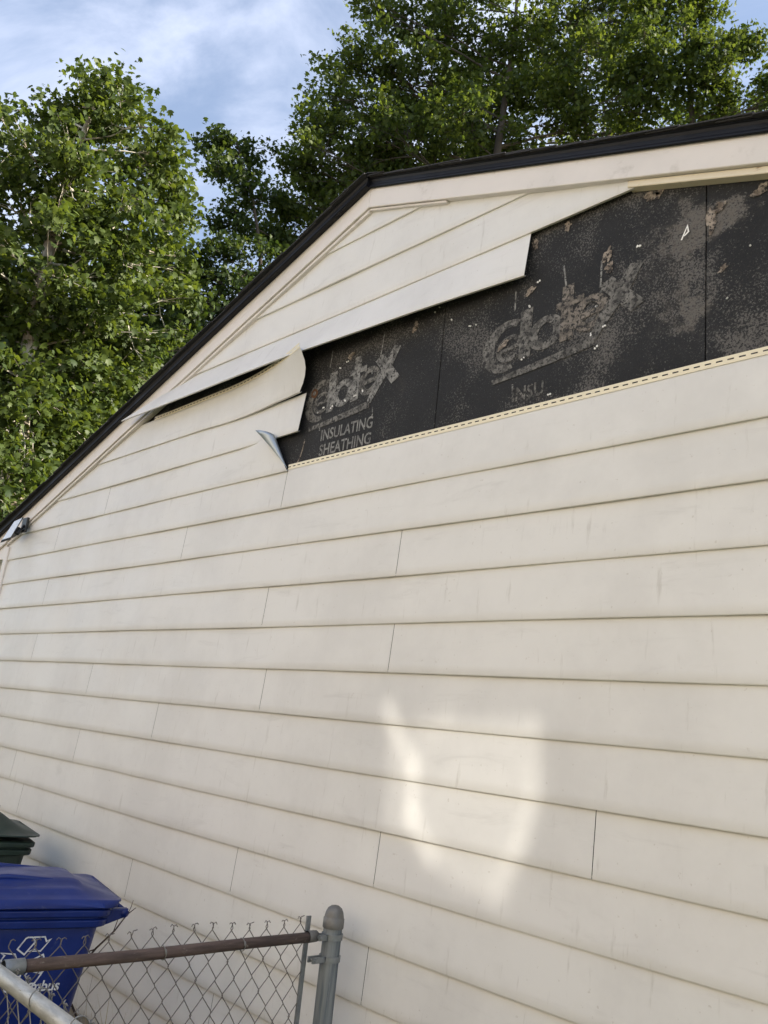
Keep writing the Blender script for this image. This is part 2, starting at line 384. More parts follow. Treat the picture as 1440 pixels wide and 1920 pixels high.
# back-curled metal corner
V = []; F = []; n = 10
for i in range(n+1):
    s = i/n                                              # 0 at the low tip, 1 at the top
    zc = zk(-4)+.010+.200*s; xc = -3.397-.120*s**.85; wflap = .150*s**1.25
    for j in range(6):
        a = j/5; ang = a*2.3
        V.append((xc-wflap*(a**1.3)*.80+.012*math.sin(ang)*s, -.012-.030*s*s-.050*s*math.sin(a*1.9), zc+.030*s*a))
for i in range(n):
    for j in range(5): F.append((i*6+j, i*6+j+1, (i+1)*6+j+1, (i+1)*6+j))
o = mesh('peeled_corner', V, F, M['bare'], None, True); s = o.modifiers.new('sheet', 'SOLIDIFY'); s.thickness = .0008; hchild(o)
o['label'] = 'bare grey back of a siding corner rolled outwards'

# sheathing boards behind the siding
BY = .018
xs = [XL+.02, -6.065, -4.843, -3.620, -2.400, -1.177, .046, XR-.02]
boards = []
for i in range(len(xs)-1):
    a, b = xs[i]+.0022, xs[i+1]-.0022
    tops = [(a, rake(a)+.1), (b, rake(b)+.1)]
    if a < XA < b: tops.insert(1, (XA, ZA+.1))
    pts = [(a, .30), (b, .30)]+[(x, z) for x, z in reversed(tops)]
    mb = MB().prism([(x, BY, z) for x, z in pts], [(x, BY+.013, z) for x, z in pts])
    o = mb.build('sheathing_board', M['board']); hchild(o); bevel(o, .0015, 1); boards.append(o)
B1, B2, B3 = boards[3], boards[4], boards[5]
o = MB().prism([(XL, .034, .2), (XR, .034, .2), (XR, .034, rake(XR)+.08), (XA, .034, ZA+.08), (XL, .034, rake(XL)+.08)], [(XL, .12, .2), (XR, .12, .2), (XR, .12, rake(XR)+.08), (XA, .12, ZA+.08), (XL, .12, rake(XL)+.08)]).build('wall_framing', M['dark']); hchild(o)
o = MB().box((XL, .121, .05), (XR, 7.0, 2.9)).build('rear_walls', M['siding']); hchild(o)
o = MB().box((XL+.01, -.004, -.05), (XR-.01, .10, .26)).build('foundation', M['concrete']); hchild(o)
IY = BY-.0015
def onboard(mb, name, mtl, board, y=IY):
    mb.v = [(x, y+d, z) for x, d, z in mb.v]
    return hb(mb.build(name, mtl), board)
def hb(o, board):
    o.parent = board; return o
# lettering -------------------------------------------------------------
def text_mesh(body, size, sx, offset=.0, shear=0, align='LEFT'):
    cu = bpy.data.curves.new('lettering', 'FONT'); cu.body = body; cu.size = size; cu.offset = offset; cu.shear = shear; cu.align_x = align; cu.resolution_u = 3
    ob = bpy.data.objects.new('tmp', cu); C.objects.link(ob)
    dg = bpy.context.evaluated_depsgraph_get(); me = bpy.data.meshes.new_from_object(ob.evaluated_get(dg))
    bpy.data.objects.remove(ob); mb = MB()
    mb.v = [(v.co.x*sx, 0, v.co.y) for v in me.vertices]; mb.f = [tuple(p.vertices) for p in me.polygons]
    return mb
def arc(cx, cz, rx, rz, a0, a1, n=18):
    return [(cx+rx*math.cos(rad(a0+(a1-a0)*i/n)), cz+rz*math.sin(rad(a0+(a1-a0)*i/n))) for i in range(n+1)]
def logo(kill=()):
    """big C wrapped round l-o-t-e-x, tail of the x running back as an underline; unit box about 1 x .62"""
    L = {}
    L['C'] = MB().ribbon(arc(.16, .33, .145, .20, 62, 285, 22), [.055+.035*math.sin(math.pi*i/22) for i in range(23)])
    L['e_small'] = MB().ribbon(arc(.175, .30, .078, .10, 8, 315, 20), .040); L['e_small'].ribbon([(.10, .29), (.25, .31)], .034, y=-.0001)
    L['l'] = MB().ribbon([(.285, .16), (.285, .60)], [.080, .085]); L['l'].f[-1:]
    L['o'] = MB().ribbon(arc(.425, .32, .085, .115, 0, 360, 24)[:-1], .065, closed=True)
    L['t'] = MB().ribbon([(.565, .18), (.565, .66)], [.085, .075]); L['t'].ribbon([(.49, .50), (.67, .50)], .06, y=-.0001)
    L['e'] = MB().ribbon(arc(.715, .34, .085, .12, -10, 330, 22), .062); L['e'].ribbon([(.64, .33), (.80, .345)], .05, y=-.0001)
    L['x'] = MB().ribbon([(.80, .55), (1.0, .24)], .095); L['x'].ribbon([(.985, .60), (.90, .42), (.80, .25), (.735, .10)], [.08, .10, .085, .05], y=-.0001)
    L['tail'] = MB().ribbon([(.745, .085), (.55, .065), (.30, .05), (.06, .04)], [.075, .07, .06, .045])
    return L
def place(mb, fx): mb.v = [fx(v) for v in mb.v]; return mb
# first board: logo about x -3.30..-2.69, z 3.31..3.60
def fx1(v): x, _, z = v; return (-3.335+.655*x, _, 3.262+.50*z+.035*x)
for i, (k_, mb) in enumerate(logo().items()): onboard(place(mb, fx1), 'printed_letter', M['ink'] if k_ in 'lotx' else M['ink_worn'], B1, IY-.0002*i)
def fx2(v): x, _, z = v; return (-2.135+.705*x, _, 3.235+.50*z+.050*x)
for i, (k_, mb) in enumerate(logo().items()): onboard(place(mb, fx2), 'printed_letter', M['ink_brown'] if k_ in 'te' else M['ink_worn'], B2, IY-.0002*i)
def islands(mb):
    """split a mesh builder into its connected pieces"""
    par = list(range(len(mb.v)))
    def fnd(a):
        while par[a] != a: par[a] = par[par[a]]; a = par[a]
        return a
    for f in mb.f:
        for b in f[1:]: par[fnd(b)] = fnd(f[0])
    grp = {}
    for f in mb.f: grp.setdefault(fnd(f[0]), []).append(f)
    out = []
    for fs in grp.values():
        ids = sorted({i for f in fs for i in f}); mp_ = {a: b for b, a in enumerate(ids)}; q_ = MB(); q_.v = [mb.v[i] for i in ids]; q_.f = [tuple(mp_[i] for i in f) for f in fs]; out.append(q_)
    return out
def line_of_text(body, size, x, z, width, mtl, bd, keep=99, rise=0):
    tm = text_mesh(body, size, 1.0, .0014); wmax = max(v[0] for v in tm.v); k = width/wmax
    for q_ in islands(tm):
        if max(v[0] for v in q_.v) > wmax*keep: continue
        onboard(place(q_, lambda v: (x+v[0]*k, 0, z+v[2]+rise*v[0])), 'printed_letter', mtl, bd)
line_of_text('INSULATING', .084, -3.192, 3.203, .385, M['ink_clear'], B1)
line_of_text('SHEATHING', .084, -3.188, 3.122, .380, M['ink_clear'], B1)
line_of_text('INSULATING', .084, -1.985, 3.148, .41, M['ink_worn'], B2, .43)
for bd, (xa, za, xb, zb) in ((B1, (-3.183, 3.704, -3.187, 3.608)), (B1, (-2.794, 3.70, -2.806, 3.553)), (B1, (-3.21, 3.30, -3.207, 3.262)), (B1, (-2.821, 3.311, -2.816, 3.262)),
                             (B2, (-2.0, 3.654, -1.998, 3.561)), (B2, (-1.765, 3.69, -1.742, 3.555)), (B2, (-1.591, 3.649, -1.591, 3.489)), (B2, (-1.583, 3.228, -1.582, 3.189)), (B2, (-1.984, 3.226, -1.980, 3.185))):
    onboard(MB().ribbon([(xa, za), (xb, zb)], .008), 'alignment_mark', M['ink'], bd)
# torn fibre patches
def blob(cx, cz, rx, rz, ang=0, n=26, rough=.38):
    ph = [random.uniform(0, 6.28) for _ in range(5)]; P = []
    for i in range(n):
        a = 2*math.pi*i/n; r = 1+rough*(.5*math.sin(2*a+ph[0])+.45*math.sin(3*a+ph[1])+.35*math.sin(5*a+ph[2])+.3*math.sin(8*a+ph[3]))+random.uniform(-.14, .14)
        x, z = rx*r*math.cos(a), rz*r*math.sin(a); P.append((cx+x*math.cos(ang)-z*math.sin(ang), cz+x*math.sin(ang)+z*math.cos(ang)))
    mb = MB(); mb.v = [(cx, 0, cz)]+[(x, 0, z) for x, z in P]; mb.f = [(0, 1+i, 1+(i+1) % n) for i in range(n)]; return mb
for bd, cx, cz, rx, rz, an in ((B2, -1.385, 3.845, .030, .022, -.3), (B2, -1.335, 3.862, .034, .017, .5), (B2, -1.285, 3.868, .014, .012, 0), (B2, -1.756, 3.868, .016, .020, .2), (B2, -1.913, 3.846, .014, .028, .4),
        (B2, -1.566, 3.662, .016, .034, -.2), (B2, -1.556, 3.608, .018, .020, .3), (B2, -1.925, 3.628, .012, .034, -.9), (B3, -1.157, 3.650, .018, .050, -.1), (B3, -1.128, 3.690, .024, .016, .7),
        (B3, -.99, 3.695, .030, .018, .3), (B3, -1.115, 3.444, .018, .010, .5), (B1, -2.582, 3.657, .016, .030, -.5), (B1, -3.03, 3.628, .016, .020, .6), (B1, -3.012, 3.64, .012, .010, 0), (B2, -2.045, 3.42, .012, .030, -.8)):
    onboard(blob(cx, cz, rx, rz, an), 'torn_patch', M['fibre'], bd, IY-.0022)
# staples, foam crumbs and loose flakes
def crumbs(bd, spots):
    mb = MB()
    for x, z, r in spots:
        for _ in range(2):
            a = random.uniform(0, 3); dx, dz = r*random.uniform(-1.6, 1.6), r*random.uniform(-.8, .8)
            k = [(x+dx+r*random.uniform(.5, 1)*math.cos(a+i*1.257), BY-.003, z+dz+r*random.uniform(.5, 1)*math.sin(a+i*1.257)) for i in range(5)]
            mb.prism(k, [(p[0], BY+.001, p[2]) for p in k])
    return tag(hb(mb.build('foam_crumbs', M['chip']), bd), kind='stuff')
crumbs(B2, [(-1.565, 3.365, .006), (-1.62, 3.345, .006), (-1.600, 3.285, .006), (-1.93, 3.56, .006), (-1.60, 3.46, .006), (-2.2, 3.56, .005), (-2.24, 3.565, .005), (-1.88, 3.66, .006), (-1.80, 3.14, .006), (-1.94, 3.33, .005), (-1.44, 3.655, .007), (-2.46+.1, 3.63, .004)])
crumbs(B1, [(-3.245, 3.37, .006), (-3.20, 3.385, .006), (-3.13, 3.375, .008), (-3.03, 3.39, .006), (-2.96, 3.40, .006), (-2.90, 3.41, .006), (-3.10, 3.585, .006), (-3.05, 3.605, .005), (-2.85, 3.49, .004), (-2.47, 3.705, .005), (-2.44, 3.72, .005)])
crumbs(B3, [(-1.10, 3.33, .004), (-1.02, 3.50, .004)])
o = hb(MB().ribbon([(-1.262, 3.605), (-1.24, 3.655), (-1.236, 3.63), (-1.252, 3.618)], .006).build('torn_flake', M['chip']), B2); o.location.y = BY-.012; o.rotation_euler = (0, 0, 0)
hole = MB().lathe([(.000, 0), (.011, 0), (.016, -.0015), (.030, 0)], (-3.292, BY-.001, 3.487), 14, 'y'); hb(hole.build('rusty_nail_hole', mat('rusty_hole', (.10, .045, .02), .9)), B1)
# brown drip stain on first board near the peeled corner
onboard(MB().ribbon([(-3.318, 3.24), (-3.322, 3.20), (-3.335, 3.15), (-3.355, 3.11)], [.006, .010, .009, .012]), 'rust_drip', M['fibre'], B1, IY-.001)

# rake trim ------------------------------------------------------------
def slope_piece(name, prof, x0, x1, mtl, segs=1, par=None):
    """profile [(y, height above fascia lower edge)] swept along one roof slope"""
    V = []; F = []; k = len(prof)
    for i in range(segs+1):
        x = x0+(x1-x0)*i/segs
        for y, h in prof: V.append((x, y+wob(x, 3, .6), rake(x)+h))
    for i in range(segs):
        for j in range(k):
            q_ = (j+1) % k; F.append((i*k+j, (i+1)*k+j, (i+1)*k+q_, i*k+q_))
    F += [tuple(range(k-1, -1, -1)), tuple(segs*k+j for j in range(k))]
    o = mesh(name, V, F, mtl); return hchild(o, par)
XE0, XE1 = -7.52, 1.57
FP = [(-.036, 0), (-.038, .003), (-.035, .122), (.015, .122), (.015, 0)]
slope_piece('rake_board', FP, XE0, XA-.0008, M['trim'], 24)
slope_piece('rake_board', FP, XA+.0008, XE1, M['trim'], 24)
CP = [(-.026, -.024), (-.028, -.021), (-.026, -.004), (.012, -.004), (.012, -.024)]
slope_piece('rake_channel', CP, XL, XA-.003, M['trim'], 20)
CP2 = [(-.026, -.014), (-.028, -.011), (-.026, -.003), (.012, -.003), (.012, -.014)]
slope_piece('rake_channel', CP2, XA+.003, -2.42, M['trim'], 8)
slope_piece('bright_strip', [(-.020, -.031), (-.022, -.028), (-.020, -.003), (.017, -.003), (.017, -.031)], -1.468, XR, M['cream'], 10)
def drip(e): return [(-.0345, .116), (-.044-e, .110), (-.050-e, .115), (-.049-e, .122), (-.044-e, .132), (-.043-e, .150), (-.048-e, .160), (-.054-e, .164), (-.052-e, .168), (.20, .168), (.20, .124), (-.034, .124)]
slope_piece('drip_edge', drip(.022), XE0, XA-.0005, M['black'], 20)
slope_piece('drip_edge', drip(0), XA+.0005, XE1, M['black'], 20)
# eave box at the left corner
zb = rake(-7.17)-.13
bevel(hchild(MB().prism([(-7.5, -.020, zb), (-7.155, -.020, zb), (-7.155, -.020, rake(-7.155)-.002), (-7.5, -.020, rake(-7.5)-.002)], [(-7.5, .5, zb), (-7.155, .5, zb), (-7.155, .5, rake(-7.155)-.002), (-7.5, .5, rake(-7.5)-.002)]).build('eave_return', M['trim'])), .002, 1)
cp = MB(); cp.box((-7.165, -.024, .2), (-7.085, .06, rake(-7.165)-.03)); bevel(hchild(cp.build('corner_post', M['trim'])), .004, 2)

# roof with shingles
roof = hchild(MB().prism([(XE0, .21, rake(XE0)+.10), (XA, .21, ZA+.10), (XE1, .21, rake(XE1)+.10), (XE1, .21, rake(XE1)+.160), (XA, .21, ZA+.160), (XE0, .21, rake(XE0)+.160)],
                         [(XE0, 7.2, rake(XE0)+.10), (XA, 7.2, ZA+.10), (XE1, 7.2, rake(XE1)+.10), (XE1, 7.2, rake(XE1)+.160), (XA, 7.2, ZA+.160), (XE0, 7.2, rake(XE0)+.160)]).build('roof', M['dark']))
cs, sn = math.cos(math.atan(SL)), math.sin(math.atan(SL)); field = MB()
shm = None
for side in (-1, 1):
    Ls = (XA-XE0 if side < 0 else XE1-XA)/cs; nrow = int(Ls/.142)+1
    for r_ in range(nrow):
        d1 = Ls-r_*.142+.012; d0 = max(.0, d1-.29)        # distance from ridge, upper end lies under the next row
        def quad(y0, y1, mb, jit=0.):
            P = []
            for d, hh in ((d0, .169), (d1, .176+jit)):
                P.append((XA+side*d*cs, rake(XA+side*d*cs)+hh))
            th = .0055
            mb.prism([(P[0][0], y0, P[0][1]), (P[1][0], y0, P[1][1]), (P[1][0], y0, P[1][1]+th), (P[0][0], y0, P[0][1]+th)],
                     [(P[0][0], y1, P[0][1]), (P[1][0], y1, P[1][1]), (P[1][0], y1, P[1][1]+th), (P[0][0], y1, P[0][1]+th)])
        e = -.064-(.022 if side < 0 else 0)+random.uniform(-.012, .005); cut = .22+.16*(r_ % 2)+random.uniform(-.02, .02)
        mb = MB(); quad(e, cut, mb, random.uniform(-.001, .004)); o = mb.build('shingle', M['shingle']); o.parent = roof
        y = cut+.006
        while y < 7.2: quad(y, min(y+.30, 7.21), field, random.uniform(-.001, .002)); y += .306
o = field.build('shingle_field', M['shingle']); o.parent = roof; o['kind'] = 'stuff'
cap = MB()
y = -.075
while y < 7.2:
    cap.prism([(XA-.13, y, ZA+.180-.13*SL), (XA, y, ZA+.184), (XA+.13, y, ZA+.180-.13*SL), (XA, y, ZA+.190)], [(XA-.13, y+.3, ZA+.186-.13*SL), (XA, y+.3, ZA+.190), (XA+.13, y+.3, ZA+.186-.13*SL), (XA, y+.3, ZA+.198)]); y += .145
o = cap.build('ridge_cap', M['shingle']); o.parent = roof

# ------------------------------------------------------------------ pale house across the yard (unseen behind the camera, added to bounce sunlight onto the siding)
NY = -7.2
nb = empty('house', (-1.5, NY, 0)); tag(nb, 'unseen pale cream two-storey house across the yard, added to bounce light onto the garage', 'house')
def nc(o, p=None):
    o.parent = p or nb
    if p is None: o.matrix_parent_inverse = Matrix.Translation(nb.location).inverted()
    return o
M['cream_wall'] = mat('cream_wall', (.78, .72, .62), .8); M['glass'] = mat('window_glass', (.03, .04, .05), .05, 0, .8); M['wfr'] = mat('white_frame', (.8, .8, .78), .5)
q = M['cream_wall']; t = NT(q); t.color(t.mix(t.noise(t.coord('Object'), 1.5, 4), (.80, .74, .64), (.74, .68, .58)))
q = mat('brick_wall', (.16, .075, .055), .9); t = NT(q); bt = t.new('ShaderNodeTexBrick'); mpb = t.new('ShaderNodeMapping'); tcb = t.new('ShaderNodeTexCoord'); mpb.inputs['Rotation'].default_value = (rad(90), 0, 0)
t.l.new(tcb.outputs['Object'], mpb.inputs[0]); t.l.new(mpb.outputs[0], bt.inputs[0]); bt.inputs['Scale'].default_value = 1; bt.inputs['Brick Width'].default_value = .21; bt.inputs['Row Height'].default_value = .075; bt.inputs['Mortar Size'].default_value = .006
bt.inputs['Color1'].default_value = (.17, .07, .05, 1); bt.inputs['Color2'].default_value = (.11, .05, .04, 1); bt.inputs['Mortar'].default_value = (.25, .23, .2, 1); t.color(bt.outputs['Color'])
nc(MB().box((-13, NY-7, 2.9), (8, NY, 6.6)).build('upper_wall', M['cream_wall'])); nc(MB().box((-13, NY-7, .3), (8, NY-.02, 2.9)).build('lower_wall', q)); nc(MB().box((-13.02, NY-7, -.1), (8.02, NY+.02, .3)).build('foundation', M['concrete']))  # dark brick storey added to weaken the bounce on the lower siding
nc(MB().prism([(-13.4, NY+.3, 6.55), (-13.4, NY-3.5, 8.8), (-13.4, NY-7.5, 6.55)], [(8.4, NY+.3, 6.55), (8.4, NY-3.5, 8.8), (8.4, NY-7.5, 6.55)]).build('roof', M['shingle']))
for wx, wz in ((-10.5, 1.2), (-7.0, 1.2), (-3.2, 1.2), (2.2, 1.2), (5.8, 1.2), (-10.5, 4.1), (-7.0, 4.1), (-3.2, 4.1), (2.2, 4.1), (5.8, 4.1)):
    wn = nc(MB().box((wx-.5, NY+.002, wz), (wx+.5, NY+.012, wz+1.4)).build('window', M['glass']))
    fr = MB()
    for a, b in (((-.58, -.08), (-.5, 1.48)), ((.5, -.08), (.58, 1.48)), ((-.5, 1.4), (.5, 1.48)), ((-.5, -.08), (.5, 0)), ((-.5, .68), (.5, .72))): fr.box((wx+a[0], NY+.004, wz+a[1]), (wx+b[0], NY+.06, wz+b[1]))
    nc(fr.build('frame', M['wfr']), wn)
dr = nc(MB().box((-.75, NY+.003, .3), (.2, NY+.05, 2.4)).build('door', M['wfr'])); nc(MB().tube([(.1, NY+.05, 1.3), (.1, NY+.11, 1.3)], .025, 10).build('handle', M['zinc']), dr)
# ------------------------------------------------------------------ solar lamp on the left end of the rake
def ray_y(px, py, y):
    d = RT*(px-720)+UP*(960-py)+fw*FPX; return CAM+d*((y-CAM.y)/d.y)
P = [ray_y(26.7, 978, -.16), ray_y(41.7, 971, -.10), ray_y(20, 1006.7, -.20), ray_y(4, 1012, -.26)]
lampb = ray_y(47, 985, -.045)
lamp = empty('solar_floodlight', lampb); tag(lamp, 'small black solar floodlight with bright panel at the lower roof end', 'floodlight')
def lc(o): o.parent = lamp; o.matrix_parent_inverse = Matrix.Translation(lamp.location).inverted(); return o
nrm = (P[1]-P[0]).cross(P[3]-P[0]).normalized()
if nrm.dot(CAM-P[0]) < 0: nrm = -nrm
cen = sum(P, Vector())/4
lc(MB().prism([p+nrm*.001 for p in P], [p-nrm*.004 for p in P]).build('solar_panel', M['solar']))
big = [cen+(p-cen)*1.13 for p in P]
lc(MB().prism([p-nrm*.0045 for p in big], [p-nrm*.016 for p in big]).build('panel_frame', M['lampblack']))
lc(MB().tube([cen-nrm*.014, cen-nrm*.05+Vector((.04, .03, 0)), lampb+Vector((0, -.005, 0))], .010, 8).build('bracket_arm', M['lampblack']))
bevel(lc(MB().box(lampb-Vector((.05, .012, .06)), lampb+Vector((.05, .008, .06))).build('mount_plate', M['lampblack'])), .004, 2)
hd = lampb+Vector((-.07, -.05, -.07)); bevel(lc(MB().prism([hd+Vector((-.09, -.02, -.035)), hd+Vector((.09, -.02, -.005)), hd+Vector((.09, -.02, .045)), hd+Vector((-.09, -.02, .015))], [hd+Vector((-.08, .035, -.025)), hd+Vector((.08, .035, .005)), hd+Vector((.08, .035, .04)), hd+Vector((-.08, .035, .01))]).build('lamp_head', M['lampblack'])), .004, 2)

# ------------------------------------------------------------------ fences
FX, RZ, RY2 = -2.564, 1.060, -1.352
f1 = empty('chain_link_fence', (FX, -.12, 0)); tag(f1, 'chain link fence with rusty brown top rail ending at the siding', 'fence')
f2 = empty('chain_link_fence', (FX, RY2, 0)); tag(f2, 'near chain link fence with pale galvanised top rail, bottom left corner', 'fence')
def fc(o, f): o.parent = f; o.matrix_parent_inverse = Matrix.Translation(f.location).inverted(); return o
PX, PY, PR = -2.545, -.118, .0355
prof = [(PR, -.3), (PR, 1.105)]
post = fc(MB().lathe(prof, (PX, PY, 0), 28).build('post', M['post'], smooth=True), f1)
o = MB().lathe([(PR+.0035, 1.088), (PR+.0045, 1.092), (PR+.0045, 1.122), (PR+.002, 1.124), (PR+.001, 1.130), (PR*.93, 1.144), (PR*.74, 1.157), (PR*.42, 1.165), (0, 1.168)], (PX, PY, 0), 28).build('post_cap', M['zinc_cap'], smooth=True); o.parent = post
def band(z, ln, name, par):
    mb = MB(); n = 24; V = []
    for i in range(n+1):
        a = rad(-90+28)+rad(304)*i/n      # open towards -y where the ears leave
        for rr in (PR+.0005, PR+.005):
            for zz in (z-.010, z+.010): V.append((PX+rr*math.cos(a), PY+rr*math.sin(a), zz))
    mb.v = V
    for i in range(n):
        b = i*4; c = b+4
        mb.f += [(b+2, c+2, c+3, b+3), (b, b+1, c+1, c), (b+1, b+3, c+3, c+1), (b, c, c+2, b+2)]
    for sx in (-1, 1): mb.box((PX+sx*.0125-.0035, PY-PR-ln, z-.010), (PX+sx*.0125+.0035, PY-PR+.008, z+.010))
    mb.tube([(PX-.022, PY-PR-ln*.8, z), (PX+.024, PY-PR-ln*.8, z)], .006, 8)
    return fc(mb.build(name, M['zinc']), par)
band(1.060, .040, 'brace_band', f1); band(.985, .060, 'tension_band', f1); band(.45, .060, 'tension_band', f1)
fc(MB().tube([(FX, -.205, RZ-.002), (FX, -.5, RZ-.001), (FX, -.9, RZ-.004), (FX, -1.31, RZ)], .0178, 18).build('top_rail', M['rust'], smooth=True), f1)
fc(MB().lathe([(.0, .052), (.012, .05), (.020, .040), (.0215, .0), (.0205, -.002)], (FX, -.222, RZ), 18, 'y').build('rail_end', M['zinc_cap'], smooth=True), f1)
fc(MB().lathe([(.0205, 0), (.0215, .003), (.0215, .058), (.018, .06)], (FX, -1.338, RZ), 18, 'y').build('rail_tee', M['zinc'], smooth=True), f1)
tb = MB(); tb.box((FX-.030, -.2135, .06), (FX-.022, -.1955, 1.125)); fc(tb.build('tension_bar', M['zinc']), f1)
fc(MB().tube([(-4.4, RY2, RZ+.002), (-2, RY2, RZ-.013), (1.9, RY2, RZ-.022)], .0215, 20).build('top_rail', M['galv'], smooth=True), f2)
for px_ in (-4.3, .55): fc(MB().lathe([(.03, -.3), (.03, 1.03), (.033, 1.04), (.02, 1.09), (0, 1.095)], (px_, RY2-.055, 0), 18).build('post', M['galv'], smooth=True), f2)
# wires: each wire zigzags between two neighbouring columns of the diamond lattice
WW, HH = .0385, .0525
def wire_mesh(flip, seed):
    rn = random.Random(seed); pts = []; nb = 20
    for j in range(nb+1):
        z = RZ+.046-(nb-j)*HH; side = (j+flip) % 2
        a = WW if side else 0; d = .0022 if side else -.0022
        jy, jz = rn.uniform(-.0022, .0022), rn.uniform(-.002, .002)
        pts += [(d*.2, a*.94+.001+jy, z-.005+jz), (d, a+jy, z+jz), (-d*.2, a*.94+.001+jy, z+.005+jz)]
    y, z = pts[-1][1], pts[-1][2]; s = -1 if (nb+flip) % 2 else 1
    pts = pts[:-1]
    pts += [(.003*s, y-s*.001, z+.005), (-.003*s, y+s*.003, z+.010), (.003*s, y+s*.007, z+.013+rn.uniform(-.002, .003)), (.001, y+s*.014, z+.010+rn.uniform(-.004, .004))]
    return MB().tube(pts, .00165, 5)
wm = []
for i in range(6):
    mb = wire_mesh(i % 2, i); me = bpy.data.meshes.new('wire'); me.from_pydata(mb.v, [], mb.f); me.materials.append(M['wire']); me.polygons.foreach_set('use_smooth', [True]*len(mb.f)); wm.append(me)
wm2 = [me.copy() for me in wm]
for me in wm2: me.materials.clear(); me.materials.append(M['wire_light'])
for i in range(29):
    o = bpy.data.objects.new('wire', wm[(i % 2)+2*random.randrange(3)]); C.objects.link(o); o.parent = f1
    o.location = (-.026+random.uniform(-.001, .001), -.205-.0385*(i+1)+.12, random.uniform(-.002, .002)-.006*math.sin(i*.35)); o.rotation_euler.y = random.uniform(-.003, .003)
for i in range(52):
    o = bpy.data.objects.new('wire', wm2[(i % 2)+2*random.randrange(3)]); C.objects.link(o); o.parent = f2
    o.location = (-.9+.0385*(i+1), .030, random.uniform(-.002, .002)-.052); o.rotation_euler = (random.uniform(-.004, .004), 0, math.pi/2)
for i, yy in enumerate((-.52, -.83)):       # tie wires round the rusty rail
    fc(MB().tube([(FX+.0205*math.cos(a), yy+.004*a/6, RZ-.003+.0205*math.sin(a)) for a in [k*.5 for k in range(15)]], .0017, 5).build('tie_wire', M['wire_light'], smooth=True), f1)
for xx in (-2.28, -2.05, -1.8):
    fc(MB().tube([(xx+.004*a/6, RY2+.0262*math.cos(a), RZ+.0262*math.sin(a)) for a in [k*.5 for k in range(15)]], .0019, 5).build('tie_wire', M['wire_light'], smooth=True), f2)

